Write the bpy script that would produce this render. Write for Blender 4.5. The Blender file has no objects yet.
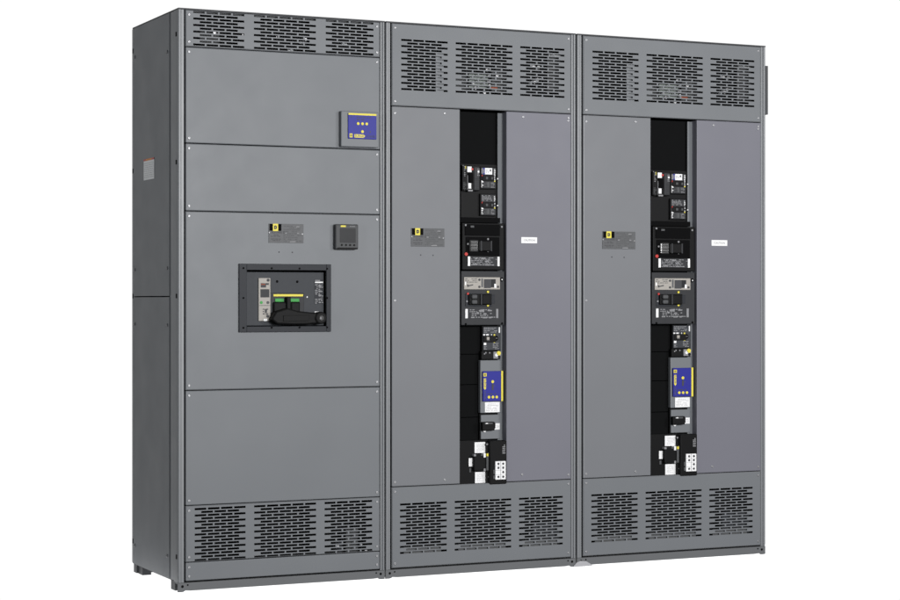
import bpy, bmesh, math, random
from mathutils import Matrix, Vector, Euler

# ------------------------------------------------------------------ scene
sc = bpy.context.scene
COL = sc.collection
rnd = random.Random(7)
H = 2.324                     # overall height of the cabinets, metres

# ------------------------------------------------------------------ materials
def nodes(name):
    m = bpy.data.materials.new(name); m.use_nodes = True
    nt = m.node_tree; b = nt.nodes['Principled BSDF']
    return m, nt, b

def paint(name, col, rough=.45, spec=.26, var=.05, bump=.02, scale=420):
    """powder coat: slightly uneven tint, uneven gloss and a fine orange peel"""
    m, nt, b = nodes(name)
    tc = nt.nodes.new('ShaderNodeTexCoord')
    big = nt.nodes.new('ShaderNodeTexNoise'); big.inputs['Scale'].default_value = 2.6; big.inputs['Detail'].default_value = 4
    nt.links.new(tc.outputs['Object'], big.inputs['Vector'])
    mix = nt.nodes.new('ShaderNodeMix'); mix.data_type = 'RGBA'
    mix.inputs[6].default_value = (*[c*(1-var) for c in col], 1)
    mix.inputs[7].default_value = (*[c*(1+var) for c in col], 1)
    nt.links.new(big.outputs['Fac'], mix.inputs[0])
    nt.links.new(mix.outputs[2], b.inputs['Base Color'])
    mr = nt.nodes.new('ShaderNodeMapRange')
    mr.inputs['To Min'].default_value = rough-.05; mr.inputs['To Max'].default_value = rough+.06
    sm = nt.nodes.new('ShaderNodeTexNoise'); sm.inputs['Scale'].default_value = 9; sm.inputs['Detail'].default_value = 6
    nt.links.new(tc.outputs['Object'], sm.inputs['Vector'])
    nt.links.new(sm.outputs['Fac'], mr.inputs['Value'])
    nt.links.new(mr.outputs['Result'], b.inputs['Roughness'])
    fine = nt.nodes.new('ShaderNodeTexNoise'); fine.inputs['Scale'].default_value = scale; fine.inputs['Detail'].default_value = 2
    nt.links.new(tc.outputs['Object'], fine.inputs['Vector'])
    if not bump: b.inputs['Specular IOR Level'].default_value = spec; return m
    bp = nt.nodes.new('ShaderNodeBump'); bp.inputs['Strength'].default_value = bump; bp.inputs['Distance'].default_value = .001
    nt.links.new(fine.outputs['Fac'], bp.inputs['Height'])
    wv = nt.nodes.new('ShaderNodeTexNoise'); wv.inputs['Scale'].default_value = 2.2; wv.inputs['Detail'].default_value = 1
    nt.links.new(tc.outputs['Object'], wv.inputs['Vector'])
    b2 = nt.nodes.new('ShaderNodeBump'); b2.inputs['Strength'].default_value = 1.; b2.inputs['Distance'].default_value = .006   # sheet metal is never quite flat
    nt.links.new(wv.outputs['Fac'], b2.inputs['Height']); nt.links.new(bp.outputs['Normal'], b2.inputs['Normal'])
    nt.links.new(b2.outputs['Normal'], b.inputs['Normal'])
    b.inputs['Specular IOR Level'].default_value = spec
    return m

def simple(name, col, rough=.5, metal=0., spec=.2, var=.08):
    m, nt, b = nodes(name)
    tc = nt.nodes.new('ShaderNodeTexCoord')
    n = nt.nodes.new('ShaderNodeTexNoise'); n.inputs['Scale'].default_value = 60; n.inputs['Detail'].default_value = 5
    nt.links.new(tc.outputs['Object'], n.inputs['Vector'])
    mix = nt.nodes.new('ShaderNodeMix'); mix.data_type = 'RGBA'
    mix.inputs[6].default_value = (*[c*(1-var) for c in col], 1)
    mix.inputs[7].default_value = (*[min(1, c*(1+var)) for c in col], 1)
    nt.links.new(n.outputs['Fac'], mix.inputs[0])
    nt.links.new(mix.outputs[2], b.inputs['Base Color'])
    b.inputs['Roughness'].default_value = rough
    b.inputs['Metallic'].default_value = metal
    b.inputs['Specular IOR Level'].default_value = spec
    return m

GREY   = paint('grey_powder_coat', (.139, .147, .158))
DOOR   = paint('grey_door_coat', (.146, .151, .163), var=.03)
DOOR2  = paint('tinted_door_coat', (.144, .144, .170), var=.03)  # door coat with a violet tint added to the colour
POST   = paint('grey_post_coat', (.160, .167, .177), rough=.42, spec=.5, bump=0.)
BASE   = paint('grey_base_coat', (.110, .114, .120), rough=.55)
ROOF   = paint('dark_coat_and_roof_shade', (.05, .052, .056), rough=.5)  # on the roof, the edge's shadow line is put into this dark colour
BLACK  = simple('black_plastic', (.0060, .0060, .0064), .5, spec=.09)
PITCH  = simple('pitch_black', (.0025, .0025, .0028), .7, spec=.05)
SHEET  = simple('black_barrier_sheet', (.0048, .005, .0053), .8, spec=.05)
CHAR   = simple('charcoal_plastic', (.030, .031, .034), .45, spec=.12)
FACE   = simple('slate_plastic', (.040, .043, .049), .48, spec=.12)
BEZEL  = simple('dark_bezel', (.022, .024, .029), .45, spec=.12)
MID    = simple('mid_grey_plastic', (.075, .077, .080), .5, spec=.12)
SHINE  = simple('glossy_black', (.03, .03, .031), .22, spec=.5)
BEIGE  = simple('beige_plastic', (.33, .31, .285), .5)
WHITE  = simple('white_label', (.74, .74, .745), .55)
INK    = simple('label_ink', (.05, .05, .055), .6)
SOFTINK = simple('pale_label_print', (.22, .22, .23), .6)
BLUE   = simple('blue_faceplate', (.018, .020, .225), .45)
YEL    = simple('yellow_print', (.66, .57, .07), .45)
ORANGE2 = simple('orange_header', (.62, .22, .05), .5)
MID2   = simple('meter_bezel_plastic', (.052, .054, .057), .5)
GREEN  = simple('green_print', (.035, .27, .05), .45)
RED    = simple('red_button', (.42, .03, .025), .4)
ORANGE = simple('orange_insulator', (.22, .045, .015), .5)
ZINC   = simple('zinc_screw', (.30, .30, .31), .5, metal=1., var=.03)
DULL   = simple('dull_bolt_steel', (.27, .27, .275), .5, metal=1., var=.05)
TIN    = simple('tin_busbar', (.16, .165, .17), .5, metal=1., var=.05)
ENGR   = simple('engraved_plate', (.085, .087, .092), .45)
SCREEN = simple('lcd_screen', (.012, .013, .015), .35, spec=.15)
PALE   = simple('pale_insulator', (.20, .225, .21), .5)
PATCH   = simple('pale_patch_grey', (.36, .36, .38), .5)

# ------------------------------------------------------------------ mesh builder
class MB:
    def __init__(s, *mats):
        s.bm = bmesh.new(); s.mats = list(mats); s.bev = 0
    def mi(s, m):
        if m not in s.mats: s.mats.append(m)
        return s.mats.index(m)
    def box(s, x0, x1, y0, y1, z0, z1, m=None, bev=0, seg=2):
        k = s.mi(m or s.mats[0])
        x0, x1 = min(x0, x1), max(x0, x1); y0, y1 = min(y0, y1), max(y0, y1); z0, z1 = min(z0, z1), max(z0, z1)
        t = bmesh.new()
        bmesh.ops.create_cube(t, size=1, matrix=Matrix.Translation(((x0+x1)/2, (y0+y1)/2, (z0+z1)/2)) @ Matrix.Diagonal((x1-x0, y1-y0, z1-z0, 1)))
        if bev:
            bev = min(bev, .45*min(x1-x0, y1-y0, z1-z0))
            bmesh.ops.bevel(t, geom=t.edges[:], offset=bev, segments=seg, profile=.5, affect='EDGES')
        s.merge(t, k)
        return s
    def merge(s, t, k, smooth=False):
        for f in t.faces: f.material_index = k; f.smooth = smooth
        me = bpy.data.meshes.new('tmp'); t.to_mesh(me); t.free()
        s.bm.from_mesh(me); bpy.data.meshes.remove(me)
    def rect(s, r, y0, y1, m=None, bev=0):
        """r = (x0, x1, z0, z1) on the front, from depth y0 (front) to y1"""
        return s.box(r[0], r[1], y0, y1, r[2], r[3], m, bev)
    def cyl(s, c, axis, r, d, m=None, seg=20, r2=None, bev=0):
        """axis 'y' etc.; starts at c and runs d along the axis"""
        k = s.mi(m or s.mats[0]); t = bmesh.new()
        rot = {'z': Matrix(), 'y': Matrix.Rotation(-math.pi/2, 4, 'X'), 'x': Matrix.Rotation(math.pi/2, 4, 'Y')}[axis]
        bmesh.ops.create_cone(t, cap_ends=True, segments=seg, radius1=r, radius2=r if r2 is None else r2, depth=abs(d),
                              matrix=Matrix.Translation(c) @ rot @ Matrix.Translation((0, 0, d/2)))
        if bev:
            bmesh.ops.bevel(t, geom=[e for e in t.edges if len(e.link_faces) == 2 and any(len(f.verts) > 4 for f in e.link_faces)],
                            offset=bev, segments=2, profile=.5, affect='EDGES')
        s.merge(t, k)
        return s
    def prism(s, poly, y0, y1, m=None, bev=0):
        """outline in (x, z), extruded in y"""
        k = s.mi(m or s.mats[0]); t = bmesh.new()
        vs = [t.verts.new((x, y0, z)) for x, z in poly]
        f = t.faces.new(vs); r = bmesh.ops.extrude_face_region(t, geom=[f])
        bmesh.ops.translate(t, verts=[v for v in r['geom'] if isinstance(v, bmesh.types.BMVert)], vec=(0, y1-y0, 0))
        bmesh.ops.recalc_face_normals(t, faces=t.faces[:])
        if bev: bmesh.ops.bevel(t, geom=t.edges[:], offset=bev, segments=2, profile=.5, affect='EDGES')
        s.merge(t, k); return s
    def column(s, poly, z0, z1, m=None, bevs=None):
        """outline in (x, y), extruded in z"""
        k = s.mi(m or s.mats[0]); t = bmesh.new()
        vs = [t.verts.new((x, y, z0)) for x, y in poly]
        f = t.faces.new(vs); r = bmesh.ops.extrude_face_region(t, geom=[f])
        bmesh.ops.translate(t, verts=[v for v in r['geom'] if isinstance(v, bmesh.types.BMVert)], vec=(0, 0, z1-z0))
        bmesh.ops.recalc_face_normals(t, faces=t.faces[:])
        for ed in t.edges: ed.smooth = len(ed.link_faces) == 2 and ed.calc_face_angle() < .5
        s.merge(t, k, True); return s
    def text(s, body, size, x, z, y, m=None, rot=0., wide=1.):
        """raised print facing -y, baseline starting at (x, z); rot turns it in the plane"""
        cu = bpy.data.curves.new('t', 'FONT'); cu.body = body; cu.size = size; cu.resolution_u = 2; cu.extrude = .0002
        o = bpy.data.objects.new('t', cu); COL.objects.link(o)
        dg = bpy.context.evaluated_depsgraph_get()
        me = bpy.data.meshes.new_from_object(o.evaluated_get(dg))
        me.transform(Matrix.Translation((x, y, z)) @ Matrix.Rotation(rot, 4, 'Y') @ Matrix.Rotation(math.pi/2, 4, 'X') @ Matrix.Diagonal((wide, 1, 1, 1)))
        t = bmesh.new(); t.from_mesh(me)
        s.merge(t, s.mi(m or s.mats[0]))
        bpy.data.objects.remove(o); bpy.data.curves.remove(cu); bpy.data.meshes.remove(me)
        return s
    def print_rows(s, r, y, rows, m, seed=1, fill=.6, cell=.006, cov=.85):
        """rows of small raised print dashes, for print too small to read"""
        q = random.Random(seed); x0, x1, z0, z1 = r; p = (z1-z0)/rows
        for i in range(rows):
            z = z1-(i+.5)*p; x = x0
            end = x1-(x1-x0)*q.random()*(1-cov)*2
            while x < end:
                w = cell*q.uniform(.6, 2.4)
                if q.random() < .8: s.box(x, min(x+w, x1), y-.0003, y+.0005, z-p*fill/2, z+p*fill/2, m)
                x += w+cell*q.uniform(.25, .8)
        return s
    def plate(s, X0, X1, Z0, Z1, y0, y1, holes, m=None):
        """sheet with real rectangular openings; holes = [(x0,x1,z0,z1)] in non-overlapping rows"""
        k = s.mi(m or s.mats[0]); bm = s.bm
        def quad(a, b, c, d):
            f = bm.faces.new([bm.verts.new(p) for p in (a, b, c, d)]); f.material_index = k
        zs = sorted({round(v, 5) for h in holes for v in h[2:]} | {Z0, Z1})
        for a, b in zip(zs, zs[1:]):
            mid = (a+b)/2
            hs = sorted((h[0], h[1]) for h in holes if h[2] < mid < h[3])
            x = X0
            for h0, h1 in hs+[(X1, X1)]:
                if h0-x > 1e-6:
                    quad((x, y0, a), (h0, y0, a), (h0, y0, b), (x, y0, b))
                    quad((x, y1, b), (h0, y1, b), (h0, y1, a), (x, y1, a))
                x = h1
        for h0, h1, a, b in holes:
            quad((h0, y0, a), (h0, y0, b), (h0, y1, b), (h0, y1, a))
            quad((h1, y0, b), (h1, y0, a), (h1, y1, a), (h1, y1, b))
            quad((h0, y0, a), (h0, y1, a), (h1, y1, a), (h1, y0, a))
            quad((h0, y0, b), (h1, y0, b), (h1, y1, b), (h0, y1, b))
        e = .0034      # rolled outer edge
        for (p, q_) in (((X0, Z0), (X1, Z0)), ((X1, Z0), (X1, Z1)), ((X1, Z1), (X0, Z1)), ((X0, Z1), (X0, Z0))):
            nx, nz = (q_[1]-p[1]), -(q_[0]-p[0]); l = math.hypot(nx, nz); nx, nz = nx/l*e, nz/l*e
            tx, tz = (q_[0]-p[0])/l*e, (q_[1]-p[1])/l*e
            P = lambda v, y, a, b: (v[0]+a*nx+b*tx, y, v[1]+a*nz+b*tz)
            quad(P(p, y0, 0, 0), P(p, y0+e, 1, -1), P(q_, y0+e, 1, 1), P(q_, y0, 0, 0)); list(bm.faces)[-1].material_index = s.mi(POST)  # edge highlight helped by the lighter, glossier coat
            quad(P(p, y0+e, 1, -1), P(p, y0+.018, 1, -1), P(q_, y0+.018, 1, 1), P(q_, y0+e, 1, 1))
        return s
    def build(s, name, parent=None, label=None, smooth=False):
        me = bpy.data.meshes.new(name); s.bm.normal_update(); s.bm.to_mesh(me); s.bm.free()
        for m in s.mats: me.materials.append(m)
        o = bpy.data.objects.new(name, me); COL.objects.link(o); o.parent = parent
        if label: o['label'] = label
        return o

def cabinet(label, x, group=None, name='switchboard_cabinet'):
    o = bpy.data.objects.new(name, None); COL.objects.link(o)
    o.location = (x, 0, 0); o.empty_display_size = .2
    o['label'] = label; o['category'] = 'switchboard cabinet'
    if group: o['group'] = group
    return o

# one pan-head screw, shared by all
_s = MB(ZINC); _s.cyl((0, 0, 0), 'y', .0062, -.0026, seg=14, bev=.0011)
_s.box(-.0046, .0046, -.0029, -.0024, -.0008, .0008, INK)
_first = _s.build('screw'); SCREW = _first.data; bpy.data.objects.remove(_first)
def screw(parent, x, z, y=0., s=1., side=False):
    o = bpy.data.objects.new('screw', SCREW); COL.objects.link(o); o.parent = parent
    o.location = (x, y, z) if not side else (y, x, z)
    o.rotation_euler = (0, rnd.uniform(0, 3), 0) if not side else (0, 0, -math.pi/2)
    s *= .82; o.scale = (s, s, s)
    return o

def bolt(name, parent, p, y, r, d, m=None, seg=6, washer=False):
    b = MB(m or ZINC); b.cyl((p[0], y, p[1]), 'y', r, d, m or ZINC, seg)
    if washer: b.cyl((p[0], y+.002, p[1]), 'y', r*1.55, -.005, m or ZINC, 16)
    return b.build(name, parent)

def vent_holes(groups, zt, zb, rows, hh):
    hs = []
    p = (zt-zb)/(rows-1)
    for xa, xb, n in groups:
        pitch = (xb-xa)/(n-.12)
        for i in range(rows):
            z = zt-i*p; off = 0 if i % 2 == 0 else pitch/2
            for j in range(n if i % 2 == 0 else n-1):
                a = xa+off+j*pitch
                hs.append((a, a+pitch*.88, round(z-hh/2, 5), round(z+hh/2, 5)))
    return hs

GAP = .0030
def panel(name, x0, x1, z0, z1, parent, mat=None, holes=None, screws=True, label=None):
    b = MB(mat or GREY)
    a, c = z0+GAP/2, z1-GAP/2
    if holes: b.plate(x0+.0034, x1-.0034, a+.0034, c-.0034, 0, .003, holes)
    else:
        b.box(x0, x1, 0, .018, a, c, bev=.0034)
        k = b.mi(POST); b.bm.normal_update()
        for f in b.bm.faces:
            if f.normal.x < -.2 and f.normal.y < -.2: f.material_index = k  # highlight put into the left-front bevels with a lighter, glossier coat
    o = b.build(name, parent, label)
    if screws is True:
        screws = [(x, z) for x in (x0+.0135, x1-.0125) for z in (z0+.020, z1-.020)]
    for x, z in (screws or []): screw(o, x, z)
    return o

D = .65
def rounded_post(x0, x1, y0, y1, left_round=.0055, right_round=.002):
    pts = []
    for (cx, cy, r, a0) in ((x0+left_round, y0+left_round, left_round, math.pi), (x1-right_round, y0+right_round, right_round, 1.5*math.pi)):
        for i in range(9):
            a = a0+i*math.pi/16
            pts.append((cx+r*math.cos(a), cy+r*math.sin(a)))
    return pts+[(x1, y1), (x0, y1)]

def frame(root, w, lx, rx, right_open=True):
    """shell, posts, roof and base of one cabinet; lx = right edge of the left post, rx = left edge of the right post"""
    zb = .0372
    for a, b_, g in ((0, lx, 1), (rx, w, 0)):
        p = MB(POST)
        if g:
            p.column(rounded_post(a, a+.012, .003, .06), zb, H-.006)
            p.column(rounded_post(a+.0125, b_, .006, .03, .002, .002), zb, H-.006)
        else:
            mid = a+(b_-a)*.52
            p.column(rounded_post(a, mid-.0005, .005, .03, .003, .003), zb, H-.006)
            p.column(rounded_post(mid, b_, .003, .06, .004, .004), zb, H-.006)
        p.build('corner_post', root)
    r = MB(ROOF); r.box(.0, w, .001, D, H-.0055, H, bev=.001); r.box(lx, rx, .022, .05, H-.012, H-.006, BASE)
    r.build('roof', root)
    l = MB(PITCH)                                   # added black liner standing in for the interior's shade, open to the front
    i = .004
    l.box(lx-.004, rx+.004, .13, .133, zb, H-.013, PITCH)
    l.box(lx-.006, lx-.004, .031, .133, zb, H-.013, PITCH); l.box(rx+.004, rx+.006, .031, .133, zb, H-.013, PITCH)
    l.box(lx-.004, rx+.004, .031, .129, H-.02, H-.014, PITCH); l.box(lx-.004, rx+.004, .031, .129, zb-.002, zb+.002, PITCH)
    l.build('shade_liner', root)
    s = MB(GREY)
    s.box(.001, w-.001, D-.004, D, zb+.001, H-.006); s.box(w-.004, w-.001, .06, D-.004, zb+.001, H-.006)
    s.box(.004, w-.004, .062, D-.004, zb-.001, zb+.001, BASE)
    s.build('rear_shell', root)
    # base channel with stepped feet
    n = MB(BASE)
    n.prism([(.0, .0), (.022, .0), (.030, .006), (.052, .004), (w-.052, .004), (w-.030, .006), (w-.022, .0), (w, .0), (w, .036), (0, .036)], .004, .012)
    n.box(.002, w-.002, .012, .05, .030, .036)
    for x, z, rr in ((.018, .022, .0055), (.040, .027, .0035), (w-.018, .022, .0055), (w-.038, .027, .0035)):
        n.cyl((x, .0042, z), 'y', rr, -.0006, PITCH, 14)
    n.box(.002, .034, .050, .105, .001, .0385, ROOF)
    n.build('base_channel', root)
    n = MB(ROOF); n.box(.004, w-.004, D-.05, D-.006, .002, .036, ROOF); n.box(.012, .05, D-.11, D-.049, .0, .0362, ROOF)
    n.build('rear_base_channel', root)

# ================================================================== cabinet with the main breaker
A = cabinet('grey cabinet with the large framed main breaker, blue alarm panel and dark side wall', 0.0)
wA = .893; L, Rr = .0305, .8690
frame(A, wA, .0255, .8725)
Z = [.0375, .1175, .3430, .8015, 1.5165, 1.7865, 2.1705, 2.3185]
top_g = [(0.0613,0.2757,2.1867,2.3165)[:2]+(4,), (0.3166,0.5847,2.1786,2.3169)[:2]+(5,), (0.6278,0.8407,2.1691,2.3094)[:2]+(4,)]
bot_g = [(0.0675,0.2812,0.1202,0.3245)[:2]+(4,), (0.3178,0.5856,0.1169,0.3202)[:2]+(5,), (0.6229,0.8349,0.1180,0.3202)[:2]+(4,)]
zt = (0.0613,2.3099)[1]; zl = (0.0613,2.1808)[1]
panel('vent_panel', L, Rr, Z[6], Z[7], A, holes=vent_holes(top_g, zt, zl, 11, .0082), label='narrow slotted vent panel at the top')
zt = (0.0675,0.3281)[1]; zl = (0.0675,0.1245)[1]
panel('vent_panel', L, Rr, Z[1], Z[2], A, holes=vent_holes(bot_g, zt, zl, 17, .0084), label='slotted vent panel near the floor')
panel('kick_panel', L, Rr, Z[0]+.004, Z[1], A)
panel('cover_panel', L, Rr, Z[2], Z[3], A, label='plain panel above the lower vent')
alarm_cover = panel('cover_panel', L, Rr, Z[5], Z[6], A, label='plain panel carrying the blue alarm panel')
panel('cover_panel', L, Rr, Z[4], Z[5], A, label='plain panel below the blue alarm panel')
# panel around the breaker, with a real opening
op = (0.2829,0.6291,1.0542,1.2840)
mainp = MB(GREY); mainp.plate(L+.0034, Rr-.0034, Z[3]+GAP/2+.0034, Z[4]-GAP/2-.0034, 0, .003, [op])
mainp = mainp.build('breaker_panel', A)
for x in (L+.0135, Rr-.0125):
    for z in (Z[3]+.02, Z[4]-.02): screw(mainp, x, z)
for p in ((0.4242,1.3569), (0.4817,1.3563)): bolt('rivet', mainp, p, .0008, .003, -.0012, INK, 12)
# interior behind the top vent: bus bolts catching light
for p in ((0.1537,2.2344), (0.2764,2.2313), (0.4223,2.2315), (0.5441,2.2281)): bolt('bus_bolt', A, p, .034, .0065, -.024)
q = (0.1267,2.2112); hw = MB(MID); hw.box(q[0]-.02, q[0]+.06, .052, .058, q[1]-.02, q[1]+.03, MID); hw.build('insulator_plate', A)
for q, a_, b_, c_, d_, y_ in (((0.5524,2.2195), -.025, .035, -.006, .003, .04), ((0.4868,2.1852), -.012, .012, -.005, .004, .035), ((0.7254,2.2217), -.012, .012, -.003, .006, .035)):
    hw = MB(TIN); hw.box(q[0]+a_, q[0]+b_, y_, y_+.006, q[1]+c_, q[1]+d_, TIN); hw.build('busbar', A)
q = (0.7299,0.7836,0.1006,0.2125); hw = MB(MID); hw.rect(q, .03, .036, MID); hw.build('insulator_plate', A)
q = (0.6898,0.7209,0.1034,0.1654); hw = MB(FACE); hw.rect(q, .045, .05, FACE); hw.build('insulator_plate', A)
for p in ((0.7929,0.1454), (0.8154,0.1235), (0.6902,0.1467)): bolt('ground_bolt', A, p, .03, .006, -.01)

# side wall of the first cabinet
def glossy_fold(b):  # bright fold line put into the bevel by a lighter, glossier coat
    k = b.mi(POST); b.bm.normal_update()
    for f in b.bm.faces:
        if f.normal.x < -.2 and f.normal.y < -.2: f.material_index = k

sw = MB(GREY)
zs = 1.176
s0, s1 = .112, .616
sw.box(-.003, .004, s0, s1, zs+.002, H-.007, bev=.002)
glossy_fold(sw)
sw.build('side_panel', A, 'upper dark side panel')
sw2 = MB(GREY); sw2.box(-.003, .004, s0, s1, .041, zs-.002, bev=.002); glossy_fold(sw2)
sw2 = sw2.build('side_panel', A, 'lower dark side panel')
swu = [o for o in A.children if o.name.startswith('side_panel') and o is not sw2][0]
for pl, pts in ((swu, [(.142, H-.06-.10), (.606, H-.13), (.142, zs+.115), (.606, zs+.115)]), (sw2, [(.142, zs-.115), (.606, zs-.115), (.142, .13), (.606, .12)])):
    for y, z in pts: screw(pl, y, z, -.003, 1.4, side=True)
sp = MB(POST)
sp.box(.0, .012, .0605, .1118, .041, H-.007, bev=.001)
sp.box(-.002, .010, .620, D-.001, .041, H-.007, bev=.002)
sp = sp.build('side_rail', A)
for y, z in ((0.0288,2.2214), (0.0275,1.7116), (0.0249,1.1779), (0.0249,0.1389)):
    sl = MB(PITCH); sl.box(-.0008, .002, y-.008, y+.008, z-.009, z+.009, PITCH); sl.build('rail_slot', sp)
for y, z in ((0.6383,2.2231), (0.6383,1.7117), (0.6383,1.1790), (0.6383,0.1350)):
    sl = MB(PITCH); sl.box(-.0028, .002, y-.008, y+.006, z-.010, z+.010, PITCH); sl.build('rail_slot', sp)
# warning label on the side
(ya, za), (yb, zb2) = (0.4686,1.7536), (0.3190,1.6661)
lb = MB(WHITE); y0, y1, z1, z0 = min(ya, yb), max(ya, yb), za-.004, zb2-.004
lb.box(-.004, .003, y0, y1, z0, z1, WHITE)
lb.box(-.0044, -.002, y0, y0+(y1-y0)*.22, z1-.008, z1, RED); lb.box(-.0044, -.002, y0+(y1-y0)*.22, y0+(y1-y0)*.78, z1-.008, z1, ORANGE2); lb.box(-.0044, -.002, y0+(y1-y0)*.78, y1, z1-.008, z1, RED)
q = random.Random(3)
for i in range(8):
    z = z1-.019-i*.0082; y = y1-.006
    while y > y0+.008:
        w_ = q.uniform(.006, .02); lb.box(-.0043, -.002, max(y-w_, y0+.005), y, z-.0006, z+.0006, SOFTINK); y -= w_+.006
lb.build('warning_label', A)

# blue alarm panel on a raised plate
q = (0.6873,0.8552,1.7933,1.9398)
ap = MB(GREY); ap.rect(q, -.022, -.0005, GREY, .003); ap = ap.build('alarm_panel', A, 'blue alarm panel with yellow lamps and stripe')
f = (0.7163,0.8432,1.8263,1.9315)
fp = MB(BLUE); fp.rect(f, -.0265, -.0222, BLUE, .002); fp.build('blue_faceplate', ap)
yl = MB(YEL); yy = -.0262
X = lambda t: f[0]+t*(f[1]-f[0])
Zz = lambda t: f[3]-t*(f[3]-f[2])
yl.box(X(.01), X(.99), yy-.0015, yy, Zz(.07), Zz(.0), YEL)
yl.build('yellow_stripe', ap)
for t, u in ((.35, .40), (.5, .40), (.65, .40), (.5, .71)):
    yl = MB(YEL); yl.cyl((X(t), yy, Zz(u)), 'y', .0061, -.002, YEL, 18, bev=.0006); yl.build('yellow_lamp', ap)
pr = MB(YEL)
pr.box(X(.05), X(.15), yy-.0011, yy, Zz(.95), Zz(.80), YEL); pr.box(X(.075), X(.125), yy-.0016, yy, Zz(.915), Zz(.835), INK); pr.box(X(.09), X(.11), yy-.0019, yy, Zz(.89), Zz(.86), YEL)
pr.build('emblem', ap); pr = MB(YEL)
pr.prism([(X(.22), Zz(.95)), (X(.54), Zz(.95)), (X(.60), Zz(.885)), (X(.54), Zz(.82)), (X(.22), Zz(.82))], yy-.001, yy, YEL)
pr.text('SURGE', .0135, X(.235), Zz(.925), yy-.0014, BLUE)
pr.text('LOGIC', .0145, X(.64), Zz(.935), yy-.0012, MID)
pr.build('logo', ap); pr = MB(INK)
pr.print_rows((X(.08), X(.92), Zz(.19), Zz(.12)), yy-.0004, 1, INK, 5, .4, .004)
pr.print_rows((X(.30), X(.70), Zz(.27), Zz(.21)), yy-.0004, 1, INK, 6, .6, .006)
pr.build('fine_print', ap); pr = MB(MID)
pr.print_rows((X(.56), X(.66), Zz(.73), Zz(.69)), yy-.0004, 1, INK, 7, .5, .003)
pr.prism([(X(.74), Zz(.71)), (X(.79), Zz(.66)), (X(.79), Zz(.76))], yy-.001, yy, MID)
pr.build('arrow_print', ap)

# engraved nameplate (used on all three)
def nameplate(q, y, parent):
    n = MB(ENGR); n.rect(q, y-.002, y, ENGR, .0006); n = n.build('nameplate', parent, 'engraved nameplate with yellow square emblem')
    x = lambda t: q[0]+t*(q[1]-q[0]); z = lambda t: q[3]-t*(q[3]-q[2]); b = MB(INK); yy = y-.0021
    b.box(x(.02), x(.36), yy-.0005, yy+.001, z(.37), z(.01), PITCH)
    b.box(x(.115), x(.265), yy-.0012, yy, z(.385), z(.0), YEL)
    b.prism([(x(.150), z(.285)), (x(.150), z(.095)), (x(.205), z(.095)), (x(.230), z(.14)), (x(.230), z(.24)), (x(.205), z(.285))], yy-.0017, yy, INK)
    b.prism([(x(.178), z(.215)), (x(.178), z(.165)), (x(.192), z(.165)), (x(.198), z(.19)), (x(.192), z(.215))], yy-.0022, yy, YEL)
    b.text('SQUARE D', .0125, x(.07), z(.50), yy-.0004, INK)
    b.print_rows((x(.06), x(.33), z(.70), z(.55)), yy, 2, INK, 11, .45, .006)
    b.print_rows((x(.06), x(.34), z(.92), z(.76)), yy, 2, INK, 12, .45, .006)
    b.print_rows((x(.42), x(.95), z(.95), z(.06)), yy, 9, MID, 13, .42, .006)
    for t, u, w_ in ((.78, .12, .10), (.46, .46, .06), (.81, .46, .06), (.60, .91, .17)):
        b.box(x(t), x(t+w_), yy-.0006, yy+.001, z(u+.05), z(u), SOFTINK)
    b.build('emblem_and_print', n)
    for t, u in ((.015, .47), (.965, .52)): screw(n, x(t), z(u), y-.002, .55)
nameplate((0.3794,0.5296,1.3942,1.4715), -.0003, A)

# power meter
q = (0.6617,0.7637,1.3706,1.4738)
pm = MB(CHAR); pm.rect((q[0], q[1], q[2], q[3]), -.024, -.0005, MID2, .005); pm = pm.build('power_meter', A, 'square dark power meter with a screen')
x = lambda t: q[0]+t*(q[1]-q[0]); z = lambda t: q[3]-t*(q[3]-q[2])
s_ = MB(SCREEN); s_.box(x(.19), x(.87), -.0252, -.0235, z(.74), z(.16), SCREEN); s_.build('screen', pm)
bz = MB(BEZEL); bz.box(x(.08), x(.95), -.0258, -.0236, z(1.0), z(.93), BLACK); bz.build('bezel', pm)
for t in (.27, .45, .63, .81):
    bt = MB(BLACK); bt.cyl((x(t), -.0238, z(.83)), 'y', .0042, -.003, BLACK, 12); bt.build('button', pm)
lg = MB(YEL); lg.box(x(.22), x(.44), -.0253, -.0238, z(.115), z(.05), YEL); lg.print_rows((x(.62), x(.84), z(.11), z(.06)), -.0243, 1, SOFTINK, 3, .5, .004); lg.build('logo', pm)

# main breaker
o = (0.2512,0.6488,1.0320,1.3083)
bf = MB(BEZEL)
t = .001
for r in ((o[0], op[0]+t, o[2], o[3]), (op[1]-t, o[1], o[2], o[3])): bf.rect(r, -.008, -.0006, BEZEL, .0015)
for r in ((op[0]+t, op[1]-t, op[3]-t, o[3]), (op[0]+t, op[1]-t, o[2], op[2]+t)): bf.rect(r, -.0078, -.0006, BEZEL, .0012)
br = MB(FACE)
fy = .013
br.rect((op[0]+.004, op[1]-.004, op[2]+.003, op[3]-.008), fy, .10, FACE, .003)
e = (0.3844,0.5361,1.0765,1.1905)
br.rect(e, fy-.004, fy+.01, CHAR, .002)
br.box(op[0]+.001, op[1]-.001, .06, .064, op[2]+.001, op[3]-.001, PITCH)
br = br.build('main_breaker', A, 'large framed main breaker with black lever handle')
bf = bf.build('breaker_frame', br)
for i in range(4):
    for zz in (o[2]+.018, o[3]-.018):
        x_ = o[0]+.018+(o[1]-o[0]-.036)*i/3
        k = MB(PITCH); k.cyl((x_, -.0078, zz), 'y', .0042, -.0015, PITCH, 10); k.build('frame_bolt', bf)
for x_ in (o[0]+.018, o[1]-.018):
    k = MB(PITCH); k.cyl((x_, -.0078, (o[2]+o[3])/2), 'y', .0042, -.0015, PITCH, 10); k.build('frame_bolt', bf)
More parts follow.
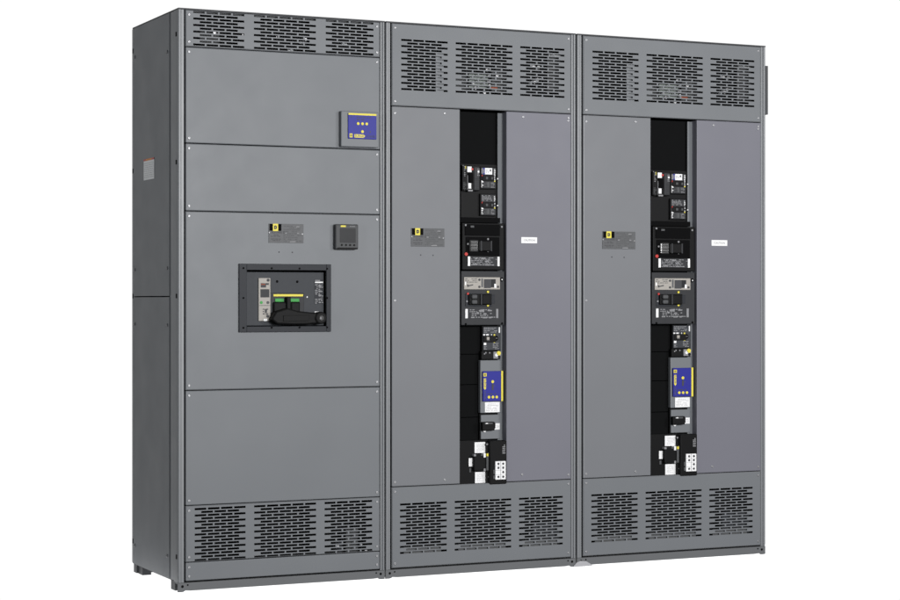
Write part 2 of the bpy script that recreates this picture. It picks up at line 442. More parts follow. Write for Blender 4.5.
for o_ in [c for c in bf.children]: o_.parent = br          # keep three levels
q = (0.3394,0.3900,1.0769,1.2511); x = lambda t: q[0]+t*(q[1]-q[0]); z = lambda t: q[3]-t*(q[3]-q[2])
tu = MB(BEIGE); tu.rect(q, fy-.006, fy+.002, BEIGE, .0015)
yy = fy-.006
tu.box(x(.18), x(.62), yy-.001, yy+.001, z(.22), z(.12), INK); tu.box(x(.62), x(.86), yy-.001, yy+.001, z(.16), z(.12), INK); tu.box(x(.2), x(.55), yy-.0014, yy+.001, z(.16), z(.135), ORANGE)
tu.box(x(.15), x(.9), yy-.001, yy+.001, z(.45), z(.26), SCREEN)
for t_, u_, m_ in ((.22, .57, GREEN), (.78, .57, MID), (.8, .05, INK), (.76, .89, INK)): tu.cyl((x(t_), yy+.0003, z(u_)), 'y', .006, -.002, m_, 12)
tu.box(x(.04), x(.96), yy-.0008, yy+.001, z(.645), z(.635), INK)
tu.print_rows((x(.35), x(.85), z(.86), z(.70)), yy, 3, INK, 4, .5, .005); tu.box(x(.52), x(.7), yy-.0009, yy+.001, z(.81), z(.73), INK)
tu.box(x(.4), x(.7), yy-.003, yy+.001, z(1.0), z(.95), WHITE)
tu.build('trip_unit', br)
yb = MB(YEL); yb.rect((0.4034,0.5317,1.1767,1.1856), fy-.0055, fy+.001, YEL, .0005); yb.build('yellow_stripe', br)
for a, b_ in ((274.8, 283.6), (289.8, 298.9)):
    g = MB(GREEN); g.rect((0.4098,0.4478,1.1547,1.1681) if a < 280 else (0.4746,0.5142,1.1547,1.1681), fy-.0075, fy, GREEN, .0008); g.build('green_flag', br)
for p in ((0.4208,1.2373), (0.5080,1.2368)):
    h = MB(PITCH); h.cyl((p[0], fy+.001, p[1]), 'y', .0052, -.0025, PITCH, 14); h.build('padlock_hole', br)
sc_ = (0.5512,1.1743); h = MB(WHITE); h.cyl((sc_[0], fy+.001, sc_[1]), 'y', .003, -.002, ZINC, 10); h.build('small_rivet', br)
q = (0.5833,0.6229,1.1456,1.2462); x = lambda t: q[0]+t*(q[1]-q[0]); z = lambda t: q[3]-t*(q[3]-q[2]); yy = fy
lb = MB(BEZEL); lb.rect(q, yy-.0012, yy+.001, BEZEL)
lb.box(x(.05), x(.95), yy-.0018, yy, z(.14), z(.09), WHITE); lb.box(x(.05), x(.6), yy-.0018, yy, z(.06), z(.02), SOFTINK)
lb.print_rows((x(.06), x(.36), z(1.), z(.18)), yy-.0014, 11, SOFTINK, 8, .5, .005)
lb.print_rows((x(.46), x(.94), z(.98), z(.18)), yy-.0014, 9, SOFTINK, 9, .5, .006)
for u in (.25, .45, .62, .78): lb.box(x(.42), x(.75), yy-.002, yy, z(u+.03), z(u), SOFTINK)
lb.build('rating_label', br)
q = (0.5841,0.6017,1.1025,1.1148); lb = MB(WHITE); lb.rect(q, fy-.0012, fy+.001, WHITE); lb.build('white_sticker', br)
q = (0.3979,0.4056,1.0811,1.0952); rb = MB(RED); rb.rect(q, -.012, .02, RED, .002); rb.build('red_button', br)
# lever handle: ribbed housing, hub and an arm running right to a round grip end
hd = MB(BLACK)
hd.rect((0.4000,0.4612,1.0828,1.1547), -.004, .02, BLACK, .006)
hd.rect((0.4742,0.5155,1.0927,1.1547), -.004, .02, BLACK, .006)
hd.rect((0.4530,0.4703,1.0889,1.1750), -.016, .02, BLACK, .003)
pc, p2 = (0.4487,1.0953), (0.5918,1.0887)
x0, z0 = pc; x1, z1 = p2
hd.prism([(x0-.068, z0-.012), (x0-.050, z0+.020), (x0+.0, z0+.034), (x0+.045, z0+.022), (x1-.03, z1+.022), (x1, z1+.022), (x1, z1-.021), (x1-.06, z1-.026), (x0+.02, z0-.033), (x0-.045, z0-.030)], -.036, .015, BLACK, .006)
hd.cyl((x1, .0, z1), 'y', .0255, -.043, BLACK, 28, bev=.006)
hd.cyl((x1, -.0425, z1), 'y', .010, -.003, SHINE, 16)
hd.prism([(x0-.02, z0+.004), (x1-.05, z1+.012), (x1-.05, z1-.012), (x0-.02, z0-.02)], -.039, -.035, BLACK, .0015)
hd.build('lever_handle', br)
p = (0.5886,1.0887); k = MB(SOFTINK); k.box(p[0]-.003, p[0]+.002, -.0465, -.0455, p[1]-.005, p[1]+.004, SOFTINK); k.build('grip_mark', br)

# ================================================================== distribution cabinet (built once, then copied)
B = cabinet('middle grey cabinet with a black breaker column, beside the one with the framed main breaker', .898, 'distribution cabinets')
wB = .901; bl, bR = .0264, .8755
frame(B, wB, .0215, .8785)
zTop, zDoorT, zDoorB, zBot = 2.3185, 1.972, .3815, .0415
sA, sB = .3405, .5610
g_top = [(0.0683,0.2829,2.0525,2.2541)[:2]+(4,), (0.3203,0.5899,2.0524,2.2569)[:2]+(5,), (0.6271,0.8434,2.0521,2.2552)[:2]+(4,)]
zt = (0.0683,2.2494)[1]; zl = (0.0683,2.0443)[1]
panel('vent_panel', bl, bR, zDoorT, zTop, B, holes=vent_holes(g_top, zt, zl, 17, .0082), label='deep slotted vent panel at the top')
g_bot = [(0.0629,0.2787,0.0996,0.3024)[:2]+(4,), (0.3156,0.5837,0.0972,0.3016)[:2]+(5,), (0.6213,0.8350,0.1012,0.3046)[:2]+(4,)]
zt2 = (0.0629,0.3071)[1]; zl2 = (0.0629,0.1046)[1]
panel('vent_panel', bl, bR, zBot, zDoorB, B, holes=vent_holes(g_bot, zt2, zl2, 17, .0082), label='slotted vent panel near the floor')
dl = panel('door_panel', bl, sA, zDoorB, zDoorT, B, DOOR, label='tall door left of the breaker column',
      screws=[(bl+.013, zDoorT-.03), (sA-.072, zDoorT-.022), (bl+.013, 1.16), (bl+.013, zDoorB+.02), (sA-.072, zDoorB+.022)])
k = MB(GREY); k.box(sA-.004, sA-.001, .018, .05, zDoorB+.004, zDoorT-.004); k.build('door_return', dl)
d = MB(DOOR2); d.box(sB, bR, 0, .018, zDoorB+GAP/2, zDoorT-GAP/2, bev=.003); d.box(sB+.0005, sB+.004, .0175, .052, zDoorB+GAP/2+.002, zDoorT-GAP/2-.002)
dr = d.build('door_panel', B, 'tall door right of the breaker column')
for x_, z_ in ((sB+.08, zDoorT-.022), (bR-.014, zDoorT-.03), (sB+.075, zDoorB+.030), (bR-.013, zDoorB+.02), (bR-.013, zDoorT-.018)): screw(dr, x_, z_)
rl = MB(GREY); rl.box(sB-.022, sB+.004, .040, .048, zDoorB+.006, zDoorT-.006, bev=.002); rl.build('column_rail', B)
# black barrier sheets at the back of the column, jointed
bk = MB(SHEET)
zz = [1.968, 1.70, 1.50, 1.28, 1.06, .93, .80, .66, .55, .385]
for a, b_ in zip(zz, zz[1:]): bk.box(sA-.02, sB+.03, .056+.001*(int(a*100) % 2), .060, b_+.0015, a-.0015, SHEET)
bk.build('barrier_sheet', B)
# hardware seen through the top vent
for q, y_, m_ in (((0.3972,0.4874,2.0658,2.1263), .030, PALE), ((0.3031,0.4402,2.0578,2.1260), .055, MID), ((0.5166,0.6275,2.0582,2.1444), .052, MID)):
    hw = MB(m_); hw.rect(q, y_, y_+.004, m_); hw.build('insulator_plate', B)
for p in ((0.4754,2.1445), (0.4849,2.1194), (0.4825,2.0957), (0.4873,2.0767), (0.4066,2.0863), (0.4208,2.0656), (0.4635,2.0487), (0.5232,2.1239)):
    bolt('bus_bolt', B, p, .0305, .0075, -.0175, DULL)
for p in ((0.7093,2.1047), (0.7239,2.1162), (0.7044,2.1737), (0.7288,2.1706)): bolt('bus_bolt', B, p, .045, .008, -.022, DULL)
q = (0.6804,0.7488,2.0973,2.1233); hw = MB(TIN); hw.prism([(q[0], q[2]), (q[0]+.02, q[2]), (q[1], q[3]), (q[1]-.03, q[3])], .03, .035, TIN); hw.build('busbar', B)
for q, y0_, y1_, m_, n_ in (((0.7782,0.8374,2.2234,2.2321), .026, .032, TIN, 'busbar'), ((0.7811,0.8577,2.0727,2.2295), .040, .044, MID, 'insulator_plate'),
        ((0.4969,0.5280,2.0685,2.0771), .02, .03, ORANGE, 'orange_insulator'), ((0.5306,0.5594,2.1496,2.1667), .04, .045, CHAR, 'insulator_plate'),
        ((0.2331,0.2703,2.0401,2.2089), .014, .016, GREY, 'vent_stiffener'), ((0.6995,0.8320,0.0995,0.1993), .026, .030, FACE, 'insulator_plate')):
    hw = MB(m_); hw.rect(q, y0_, y1_, m_); hw.build(n_, B)
for xa, xb, n_ in g_bot:
    hw = MB(MID); hw.box(xa+.022, xb-.022, .010, .0125, zl2-.012, zl2+.022, MID); hw.build('vent_stiffener', B)

def at(q):
    return (lambda t: q[0]+t*(q[1]-q[0])), (lambda t: q[3]-t*(q[3]-q[2]))

# --- device rows --------------------------------------------------
def small_breaker(q, y, label, sticker, seed):
    """small moulded-case breaker lying on its side: print, toggle and print again"""
    x, z = at(q)
    b = MB(CHAR); b.rect((q[0]-.004, q[1]+.004, q[2]-.004, q[3]+.004), y+.004, .055, BLACK, .002); b.rect(q, y, y+.006, CHAR, .0015)
    b = b.build('branch_breaker', B, label)
    t = MB(BLACK); t.box(x(.05), x(.86), y-.006, y+.002, z(.66), z(.36), BLACK, .002); t.box(x(.24), x(.40), y-.010, y, z(.58), z(.45), MID, .002); t.box(x(.62), x(.74), y-.010, y, z(.58), z(.45), MID, .002)
    t.box(x(.97), x(1.14), y-.004, y+.02, z(.62), z(.50), BLACK, .002)
    t.build('toggle_handle', b)
    l = MB(SOFTINK); 
    l.box(x(.86), x(.98), y-.0006, y+.001, z(.34), z(.04), MID); l.print_rows((x(.87), x(.97), z(.62), z(.05)), y-.0006, 8, WHITE, seed, .5, .003)
    l.print_rows((x(.0), x(.14), z(.98), z(.66)), y, 4, WHITE, seed+1, .55, .003)
    l.box(x(.40), x(.55), y-.0005, y+.001, z(.95), z(.70), MID); l.print_rows((x(.66), x(.92), z(.98), z(.70)), y, 5, SOFTINK, seed+2, .45, .004)
    l.print_rows((x(.18), x(.4), z(.96), z(.70)), y, 4, MID, seed+4, .45, .004)
    if sticker:
        l.box(x(.24), x(.74), y-.0012, y+.001, z(.33), z(.02), WHITE); l.print_rows((x(.30), x(.68), z(.26), z(.10)), y-.0014, 3, SOFTINK, seed+5, .4, .004)
        l.box(x(.58), x(.66), y-.0018, y, z(.17), z(.08), INK)
        l.box(x(.10), x(.24), y-.001, y+.001, z(.33), z(.02), BLUE); l.box(x(.0), x(.12), y-.001, y+.001, z(.30), z(.04), SOFTINK); l.box(x(.14), x(.20), y-.0014, y, z(.27), z(.08), SOFTINK)
    else:
        l.print_rows((x(.02), x(.84), z(.31), z(.02)), y, 5, SOFTINK, seed+6, .55, .004)
    l.box(x(.0), x(.12), y-.001, y+.001, z(.72), z(.63), WHITE)
    l.box(x(.88), x(.96), y-.0009, y+.001, z(.68), z(.62), YEL);
    bolt('stud', b, (x(1.09), z(.53)), y-.0035, .003, -.0025, WHITE, 10)
    l.build('label_print', b)
    r = MB(RED); r.cyl((x(.06), y, z(.40)), 'y', .0042, -.003, RED, 12); r.build('red_button', b)
    return b

# dark mounting plate behind the first rows
mp = MB(BLACK); mp.rect((0.3690,0.5599,1.5134,1.7427), .050, .0555, BLACK); mp.build('mounting_plate', B)
# accessory module on the left
q = (0.3656,0.4485,1.6285,1.7364); x, z = at(q); y = .03
m = MB(BLACK); m.rect(q, y, .05, BLACK, .002); m.box(x(.33), x(.58), y-.008, y+.002, z(.70), z(.30), PITCH, .002); m.box(x(.66), x(.98), y-.003, y+.002, z(.97), z(.06), CHAR, .002)
for i in range(6): m.box(x(.68)+.003, x(.96), y-.0036, y, z(.53+.075*i), z(.52+.075*i), BLACK)
m = m.build('motor_operator', B, 'small black operator module with two white stickers')
l = MB(WHITE); l.box(x(.28), x(.52), y-.0015, y+.001, z(.27), z(.05), WHITE); l.box(x(.34), x(.50), y-.0015, y+.001, z(.92), z(.70), WHITE)
l.box(x(.30), x(.56), y-.006, y+.001, z(1.03), z(.97), SOFTINK); l.box(x(.28), x(.305), y-.003, y+.001, z(.95), z(.40), SOFTINK)
l.print_rows((x(.10), x(.20), z(.45), z(.02)), y, 7, SOFTINK, 21, .5, .003); l.box(x(.17), x(.2), y-.001, y+.001, z(.14), z(.03), YEL)
l.print_rows((x(.06), x(.22), z(1.), z(.65)), y, 6, MID, 22, .5, .003); l.print_rows((x(.84), x(.97), z(.42), z(.05)), y-.003, 6, SOFTINK, 23, .5, .004); l.box(x(.86), x(.95), y-.0042, y, z(.28), z(.20), WHITE)
l.box(x(.02), x(.06), y-.002, y+.001, z(.03), z(.0), SOFTINK)
l.build('label_print', m)
r = MB(RED); r.cyl((x(.56), y, z(.15)), 'y', .0048, -.003, RED, 12); r.build('red_button', m)
small_breaker((0.4585,0.5274,1.6410,1.7293), .035, 'small breaker with a white sticker, top of the column', True, 30)
small_breaker((0.4585,0.5274,1.5262,1.6136), .035, 'small breaker without a sticker, second from the top', False, 50)

# large black breaker
q = (0.3546,0.5541,1.2899,1.4903); x, z = at(q); y = .008
b = MB(BLACK); b.rect(q, y, .05, BLACK, .003); b.box(x(.06), x(.89), y-.004, y+.002, z(.27), z(.03), PITCH, .002)
b.box(x(.08), x(.88), y-.003, y+.002, z(.70), z(.30), PITCH, .0015)
b.rect((0.3547,0.5424,1.4924,1.5141), .022, .054, PITCH, .001)
b = b.build('branch_breaker', B, 'large all-black breaker below the two small ones')
t = MB(BLACK); hx0, hx1, hz0, hz1 = x(.14), x(.72), z(.62), z(.36)
t.box(x(.34), x(.66), y-.022, y, hz0+.004, hz1-.004, BLACK, .004)
t.box(x(.14), x(.36), y-.016, y, hz0, hz1, SHINE, .006); 
for u in (.43, .50, .56): t.box(x(.15), x(.345), y-.0168, y-.010, z(u+.012), z(u), BLACK)
t.box(x(.38), x(.415), y-.0235, y, z(.60), z(.38), CHAR, .001); t.box(x(.62), x(.655), y-.0235, y, z(.60), z(.38), CHAR, .001)
t.build('toggle_handle', b)
l = MB(CHAR); y2 = y-.0008
l.box(x(.13), x(.885), y2-.0005, y+.001, z(.915), z(.715), CHAR); l.box(x(.13), x(.185), y2-.0012, y, z(.915), z(.715), WHITE); l.box(x(.835), x(.885), y2-.0012, y, z(.915), z(.715), WHITE)
l.print_rows((x(.205), x(.82), z(.905), z(.725)), y2-.0005, 6, SOFTINK, 61, .5, .0055); 
for t_, u_, w_ in ((.24, .87, .12), (.45, .74, .10), (.53, .80, .09), (.54, .88, .10), (.70, .88, .05), (.31, .74, .04)): l.box(x(t_), x(t_+w_), y2-.0012, y, z(u_+.022), z(u_), SOFTINK)
l.build('label_print', b)
for t_, u_ in ((.07, .05), (.93, .075), (.60, .34), (.60, .595), (.125, .45)): bolt('rivet', b, (x(t_), z(u_)), y-.001, .0042, -.005, SOFTINK, 12)
k = MB(MID); k.box(x(.19), x(.27), y-.0048, y-.003, z(.10), z(.06), MID); k.build('latch_mark', b)
r = MB(RED); r.cyl((x(.085), y-.001, z(.665)), 'y', .0075, -.004, RED, 16); r.build('red_button', b)

# charcoal electronic-trip breaker
q = (0.3489,0.5545,1.0546,1.2856); x, z = at(q); y = .005
b = MB(CHAR); b.rect(q, y, .05, CHAR, .003); b.box(x(.09), x(.70), y-.003, y+.002, z(.655), z(.42), BEZEL, .0015)
b.box(x(.68), x(.77), y-.002, y+.002, z(.60), z(.44), BEZEL, .0015)
b = b.build('branch_breaker', B, 'charcoal breaker with a beige electronic trip strip')
t = MB(BLACK); t.box(x(.15), x(.67), y-.014, y, z(.625), z(.425), BLACK, .003)
t.box(x(.19), x(.32), y-.026, y-.01, z(.515), z(.435), MID, .006); t.box(x(.19), x(.32), y-.026, y-.01, z(.61), z(.53), MID, .006)
t.box(x(.40), x(.435), y-.020, y, z(.62), z(.43), CHAR, .001); t.box(x(.44), x(.62), y-.020, y, z(.615), z(.435), BLACK, .003)
t.build('toggle_handle', b)
s_ = MB(BEIGE); s_.box(x(.055), x(.885), y-.004, y+.002, z(.34), z(.115), BEIGE, .0015); y2 = y-.0042
s_.box(x(.51), x(.66), y2-.001, y, z(.315), z(.15), INK); s_.box(x(.67), x(.78), y2-.001, y, z(.30), z(.15), SCREEN); s_.box(x(.745), x(.79), y2-.002, y, z(.31), z(.235), WHITE); s_.box(x(.66), x(.67), y2-.0012, y, z(.315), z(.15), MID)
for t_, u_ in ((.405, .162), (.405, .292), (.835, .29)): s_.cyl((x(t_), y2+.0005, z(u_)), 'y', .005, -.002, INK, 14)
s_.print_rows((x(.08), x(.36), z(.22), z(.13)), y2, 3, MID, 71, .4, .006, .95)
s_.prism([(x(.13), z(.30)), (x(.12), z(.25)), (x(.15), z(.25)), (x(.16), z(.265)), (x(.26), z(.245)), (x(.26), z(.265)), (x(.16), z(.285))], y2-.0008, y, INK)
s_.box(x(.07), x(.10), y2-.001, y, z(.26), z(.20), WHITE); s_.box(x(.45), x(.49), y2-.0006, y, z(.30), z(.14), ENGR)
s_.build('trip_unit', b)
l = MB(CHAR); y2 = y-.0004
l.box(x(.09), x(.145), y2-.0012, y+.001, z(.87), z(.70), WHITE); l.box(x(.80), x(.85), y2-.001, y+.001, z(.87), z(.70), SOFTINK)
l.print_rows((x(.19), x(.78), z(.87), z(.70)), y2, 5, SOFTINK, 75, .5, .006)
for t_, u_, w_ in ((.22, .845, .08), (.40, .72, .12), (.50, .78, .08), (.49, .85, .10), (.63, .85, .06), (.60, .72, .10), (.35, .76, .05)): l.box(x(t_), x(t_+w_), y2-.0012, y, z(u_+.022), z(u_), SOFTINK)
l.build('label_print', b)
for u_ in (.385, .635): bolt('yellow_marker', b, (x(.60), z(u_)), y-.002, .005, -.004, YEL, 12)
bolt('rivet', b, (x(.12), z(.56)), y-.002, .004, -.003, SOFTINK, 12)
k = MB(PITCH); k.cyl((x(.93), y-.0005, z(.155)), 'y', .009, -.001, PITCH, 16); k.cyl((x(.935), y-.001, z(.155)), 'y', .003, -.002, WHITE, 10); k.build('test_port', b)
for t_, u_ in ((.10, .98), (.94, .97)): bolt('rivet', b, (x(t_), z(u_)), y-.0002, .005, -.001, PITCH, 12)
r = MB(RED); r.cyl((x(.14), y-.002, z(.42)), 'y', .005, -.004, RED, 12); r.build('red_button', b)

# small breaker with cream toggle, and the connector beneath it
q = (0.4647,0.5469,0.9469,1.0472); x, z = at(q); y = .03
b = MB(MID); b.rect(q, y, .055, FACE, .002); b.box(x(-.03), x(1.05), y+.006, .0555, z(1.03), z(-.03), BLACK)
b = b.build('branch_breaker', B, 'small breaker with a cream toggle below the charcoal one')
t = MB(BLACK); t.box(x(.02), x(.72), y-.006, y+.002, z(.66), z(.38), BLACK, .002); t.box(x(.14), x(.30), y-.012, y, z(.56), z(.43), BEIGE, .002); t.box(x(.14), x(.30), y-.0115, y-.005, z(.60), z(.56), MID)
t.cyl((x(.73), y+.001, z(.49)), 'y', .011, -.005, PITCH, 18); t.build('toggle_handle', b)
l = MB(SOFTINK); l.print_rows((x(.04), x(.82), z(.26), z(.02)), y, 4, SOFTINK, 81, .5, .004); l.box(x(.9), x(.97), y-.001, y+.001, z(.26), z(.02), WHITE)
l.print_rows((x(.0), x(.5), z(.37), z(.31)), y, 1, WHITE, 82, .9, .006); l.box(x(.03), x(.17), y-.001, y+.001, z(.78), z(.68), WHITE)
l.print_rows((x(.04), x(.22), z(.98), z(.82)), y, 3, SOFTINK, 83, .5, .004); l.print_rows((x(.56), x(.95), z(.97), z(.68)), y, 5, SOFTINK, 84, .5, .004)
for u_ in (.34, .61): l.box(x(.60), x(.68), y-.002, y+.001, z(u_+.07), z(u_-.02), YEL)
l.print_rows((x(.68), x(.80), z(.52), z(.46)), y-.0045, 1, SOFTINK, 85, .6, .003)
l.build('label_print', b)
q = (0.4566,0.5489,0.9079,0.9426); x, z = at(q); y = .03
c = MB(BLACK); c.rect(q, y, .055, BLACK, .002); c = c.build('control_terminal', B, 'small black terminal with a yellow dot')
l = MB(SOFTINK); l.box(x(.60), x(1.), y-.004, y+.001, z(.92), z(.06), SOFTINK, .001); l.build('terminal_plate', c)
bolt('yellow_button', c, (x(.86), z(.26)), y-.0038, .0095, -.003, YEL, 16); bolt('white_button', c, (x(.74), z(.48)), y-.0038, .007, -.003, WHITE, 14); bolt('black_button', c, (x(.9), z(.72)), y-.0038, .0065, -.002, BLACK, 12)
for t_, u_ in ((.22, .18), (.15, .32), (.42, .2)): bolt('rivet', c, (x(t_), z(u_)), y+.0003, .0032, -.0015, SOFTINK, 10)

# surge protector with blue faceplate
q = (0.4513,0.5522,0.6779,0.9041); x, z = at(q); y = .03
b = MB(GREY); b.rect(q, y, .054, GREY, .003); b = b.build('surge_protector', B, 'grey module with blue faceplate and yellow edge stripe')
f = (0.4588,0.5467,0.7289,0.8573); x, z = at(f); y = .02
fp = MB(BLUE); fp.rect(f, y, .032, BLUE, .002); fp.build('blue_faceplate', b)
yb = MB(YEL); yb.rect((0.5452,0.5544,0.7279,0.8583), .018, .032, YEL, .001); yb.build('yellow_stripe', b)
for t_ in (.32, .53, .74):
    k = MB(YEL); k.cyl((x(t_), y+.0003, z(.865)), 'y', .0062, -.002, YEL, 16, bev=.0005); k.build('yellow_lamp', b)
k = MB(YEL); k.cyl((x(.52), y+.0003, z(.35)), 'y', .0066, -.002, YEL, 16, bev=.0005); k.build('yellow_lamp', b)
pr = MB(YEL); yy = y+.0002
pr.box(x(.02), x(.19), yy-.0011, yy, z(.17), z(.06), YEL); pr.box(x(.06), x(.15), yy-.0016, yy, z(.145), z(.085), INK); pr.box(x(.085), x(.125), yy-.002, yy, z(.125), z(.105), YEL)
pr.build('emblem', b); pr = MB(YEL)
pr.prism([(x(.04), z(.24)), (x(.17), z(.24)), (x(.17), z(.56)), (x(.105), z(.62)), (x(.04), z(.56))], yy-.001, yy, YEL)
pr.text('SURGE', .0125, x(.07), z(.25), yy-.0014, BLUE, rot=math.pi/2)
pr.text('LOGIC', .0130, x(.06), z(.66), yy-.0012, ENGR, rot=math.pi/2)
pr.build('logo', b); pr = MB(INK)
pr.box(x(.475), x(.57), yy-.001, yy, z(.63), z(.42), INK)
pr.print_rows((x(.22), x(.40), z(.51), z(.46)), yy-.0004, 1, MID, 91, .5, .003); pr.print_rows((x(.60), x(.74), z(.51), z(.46)), yy-.0004, 1, MID, 92, .5, .003)
pr.build('mark_print', b); pr = MB(INK)
pr.print_rows((x(.25), x(.80), z(.79), z(.73)), yy-.0004, 1, INK, 93, .5, .004)
pr.build('fine_print', b)
q = (0.4723,0.5426,0.6808,0.7241); x, z = at(q)
w_ = MB(WHITE); w_.rect(q, .0285, .031, WHITE); w_.print_rows((x(.08), x(.92), z(.9), z(.12)), .0284, 6, SOFTINK, 95, .25, .004); w_.build('white_label', b)

# breaker on grey plate
q = (0.4566,0.5504,0.5661,0.6698); x, z = at(q); y = .035
b = MB(GREY); b.rect(q, y, .055, GREY, .002); b.box(x(-.03), x(1.04), y+.008, .0555, z(1.02), z(-.03), BLACK); b = b.build('control_breaker', B, 'little black breaker on a grey plate')
t = MB(BLACK); t.box(x(-.02), x(.60), y-.020, y+.001, z(.64), z(.28), BLACK, .003); t.box(x(.56), x(.68), y-.014, y+.001, z(.58), z(.32), BLACK, .004); t.box(x(.08), x(.48), y-.0215, y-.019, z(.37), z(.31), MID); t.box(x(.13), x(.24), y-.022, y-.019, z(.36), z(.32), WHITE)
t.build('toggle_handle', b)
l = MB(WHITE); l.box(x(.66), x(.95), y-.001, y+.001, z(.62), z(.36), WHITE); l.print_rows((x(.72), x(.9), z(.56), z(.42)), y-.0012, 3, SOFTINK, 97, .3, .003); l.build('white_label', b); bolt('stud', b, (x(.16), z(.655)), y+.001, .006, -.007, WHITE, 14)

# black contactor at the foot of the column
q = (0.3547,0.4874,0.3743,0.5631); x, z = at(q); y = .02
b = MB(BLACK); b.rect((q[0]-.006, q[1], q[2], q[3]), y+.01, .054, BLACK, .002)
rb = (0.4798,0.5600,0.3742,0.5600); b.rect(rb, -.005, .05, BLACK, .004)
r2 = (0.4122,0.4691,0.4330,0.5034); b.rect(r2, .010, .032, BLACK, .005)
r3 = (0.4739,0.4954,0.3737,0.5553); b.rect(r3, .012, .05, BLACK, .002)
b = b.build('contactor', B, 'black contactor with white stickers and a white terminal block')
yy = y+.0095; k_ = 0
for r in ((0.4233,0.4766,0.5083,0.5544), (0.4252,0.4775,0.3800,0.4270)):
    l = MB(WHITE); l.rect(r, yy-.001, yy+.002, WHITE); x, z = at(r); l.print_rows((x(.18), x(.82), z(.85), z(.15)), yy-.001, 6, SOFTINK, 99+k_, .22, .004); l.build('white_sticker', b); k_ += 1
for r, y0_, y1_, m_ in (((0.3954,0.4119,0.4522,0.4876), yy-.001, yy+.002, WHITE), ((0.3982,0.4062,0.4276,0.4446), yy-.001, yy+.002, MID), ((0.4103,0.4207,0.4965,0.5050), .0095, .032, SOFTINK),
        ((0.4567,0.4662,0.4901,0.5080), .0088, .032, WHITE), ((0.4572,0.4653,0.4312,0.4427), .0088, .032, SOFTINK), ((0.4439,0.4563,0.4981,0.5033), .0092, .032, MID)):
    l = MB(m_); l.rect(r, y0_, y1_, m_); l.build('white_tab', b)
l = MB(MID); l.rect((0.4696,0.4843,0.4341,0.4939), .008, .02, MID, .001); l.rect((0.4767,0.4843,0.4916,0.5087), .0085, .02, SOFTINK); l.rect((0.4695,0.4786,0.4946,0.5065), .006, .02, YEL, .001)
l.build('side_strip', b)
tb = (0.5021,0.5517,0.3948,0.4734); x, z = at(tb)
t = MB(WHITE); t.rect(tb, -.013, -.0045, WHITE, .0015)
for t_, u_ in ((.28, .14), (.74, .14), (.28, .36), (.74, .36), (.74, .60), (.28, .85), (.74, .85)): t.cyl((x(t_), -.0128, z(u_)), 'y', .0052, -.0008, INK, 12)
t.box(x(.48), x(.52), -.0133, -.0125, z(.98), z(.02), SOFTINK)
for u_ in (.25, .49, .73): t.box(x(.02), x(.98), -.0133, -.0125, z(u_+.006), z(u_-.006), SOFTINK)
t.build('terminal_block', b)
for r in ((0.4945,0.5030,0.4196,0.4376), (0.4945,0.5030,0.3983,0.4132)):
    l = MB(MID); l.rect(r, -.008, -.004, MID); l.build('terminal_tab', b)
l = MB(SOFTINK)
q = (0.5389,0.5523,0.5033,0.5439); l.print_rows(q, -.0055, 6, SOFTINK, 101, .6, .004)
for p in ((0.4739,0.5458), (0.4825,0.4067)): bolt('stud', b, p, .0125, .004, -.002, SOFTINK, 10)
l.build('label_print', b)

# nameplate, dots and white label
nameplate((0.1132,0.2666,1.3865,1.4634), -.0003, B)
for p in ((0.1577,1.3509), (0.2146,1.3501)): bolt('rivet', dl, p, .0008, .003, -.0012, INK, 12)
q = (0.6319,0.7085,1.4066,1.4325); x, z = at(q)
w_ = MB(WHITE); w_.rect(q, -.0012, .001, WHITE); w_.text('CAUTION', .0122, x(.14), z(.66), -.0016, SOFTINK); w_.build('white_label', dr)

# ------------------------------------------------------------------ the end cabinet: a copy, a little wider
def copy_tree(o, parent=None):
    c = o.copy(); COL.objects.link(c)
    if parent is not None: c.parent = parent
    for ch in list(o.children): copy_tree(ch, c)
    return c
Ccab = copy_tree(B)
Ccab.location = (1.8060, 0, 0); Ccab.scale = (1.0885, 1, 1)
Ccab['label'] = 'rightmost grey cabinet with a black breaker column and a small flange on its side'
fl = MB(ROOF); fl.box(wB-.0005, wB+.021, .016, .019, 2.012, 2.235, bev=.001); fl.box(wB+.019, wB+.022, .0195, .13, 2.012, 2.235, bev=.001)
fl = fl.build('side_flange', Ccab)
ft = MB(PATCH); ft.prism([(-.022, -.0), (.07, .0), (.040, .020), (.012, .024), (-.004, .018)], -.004, .002, PATCH, .0008); ft.build('floor_patch', Ccab, 'pale grey splayed patch at the joint of the two cabinets')  # added shape for a pale cut-out leftover, not a cabinet part

# ------------------------------------------------------------------ the setting: white floor with an added glow, white background
def glow_floor():
    m, nt, b = nodes('white_glow_floor')
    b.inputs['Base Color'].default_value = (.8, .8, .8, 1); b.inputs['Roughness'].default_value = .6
    b.inputs['Emission Color'].default_value = (1, 1, 1, 1); b.inputs['Emission Strength'].default_value = 1.0  # glow added to the floor so no shadow shows; no lamp beneath
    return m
fb = MB(glow_floor()); fb.box(-.16, 3.0, .013, 1.0, -.02, 0, bev=.004)
flr = fb.build('floor'); flr['kind'] = 'structure'

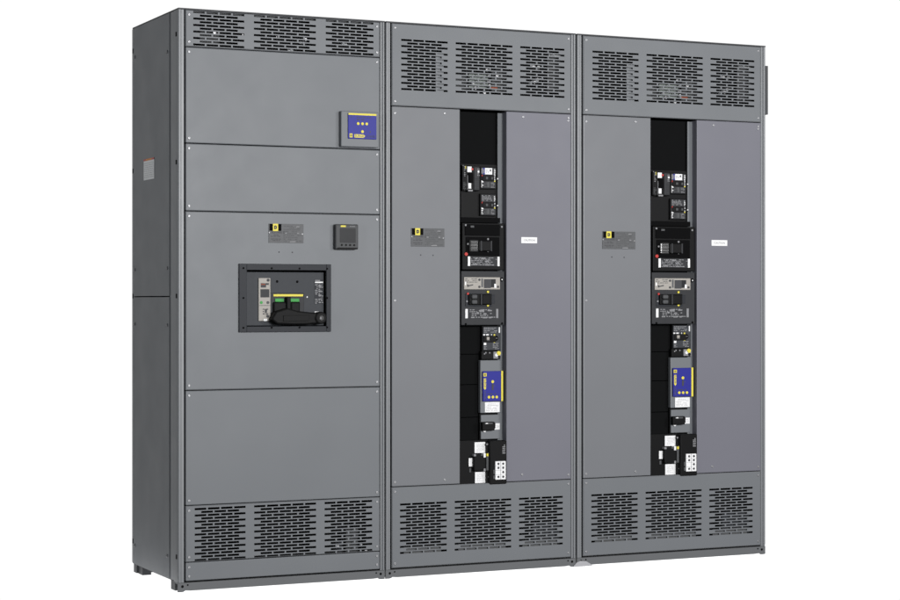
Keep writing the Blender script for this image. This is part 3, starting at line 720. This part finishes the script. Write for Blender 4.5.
w = bpy.data.worlds.new('World'); sc.world = w; w.use_nodes = True
nt = w.node_tree; bg = nt.nodes['Background']
tc = nt.nodes.new('ShaderNodeTexCoord')
dp = nt.nodes.new('ShaderNodeVectorMath'); dp.operation = 'DOT_PRODUCT'; dp.inputs[1].default_value = (.4258, .9048, 0)
nt.links.new(tc.outputs['Generated'], dp.inputs[0])
mr = nt.nodes.new('ShaderNodeMapRange'); mr.interpolation_type = 'SMOOTHSTEP'
mr.inputs['From Min'].default_value = .58; mr.inputs['From Max'].default_value = .80
mr.inputs['To Min'].default_value = .10; mr.inputs['To Max'].default_value = 1.02
nt.links.new(dp.outputs['Value'], mr.inputs['Value'])
bg.inputs['Color'].default_value = (1, 1, 1, 1)
nt.links.new(mr.outputs['Result'], bg.inputs['Strength'])

def softbox(name, loc, target, sx, sy, power, col=(1, 1, 1)):
    l = bpy.data.lights.new(name, 'AREA'); l.shape = 'RECTANGLE'; l.size = sx; l.size_y = sy; l.energy = power; l.color = col
    o = bpy.data.objects.new(name, l); COL.objects.link(o); o.location = loc
    o.rotation_euler = (Vector(target)-Vector(loc)).to_track_quat('-Z', 'Y').to_euler()
    return o
softbox('key_softbox', (1.5, -7.6, 2.2), (1.5, 0, 1.35), 2.4, 1.0, 575)
softbox('added_fill', (5.2, -6.2, 2.6), (2.2, 0, 1.4), 1.4, 1.4, 170)  # unseen lamp added to even out the right-hand cabinets
softbox('added_edge_strip', (-4.2, -2.3, 1.9), (.2, .2, 1.3), .5, 2.8, 38, (.92, .97, 1))  # unseen lamp added to give the posts and edges highlights
softbox('added_side_fill', (-5.5, 1.3, 1.9), (0, .3, 1.2), 1.6, 1.6, 38, (.93, .97, 1))  # unseen lamp added to lift the left side wall

cam = bpy.data.cameras.new('camera'); cam.lens = 79.2; cam.sensor_width = 36; cam.clip_end = 200
co = bpy.data.objects.new('camera', cam); COL.objects.link(co)
co.location = (-2.371, -7.571, 1.162); co.rotation_euler = (math.pi/2, 0, -math.radians(25.2))
sc.camera = co
sc.view_settings.view_transform = 'Standard'; sc.view_settings.look = 'None'; sc.view_settings.exposure = 0; sc.view_settings.gamma = 1
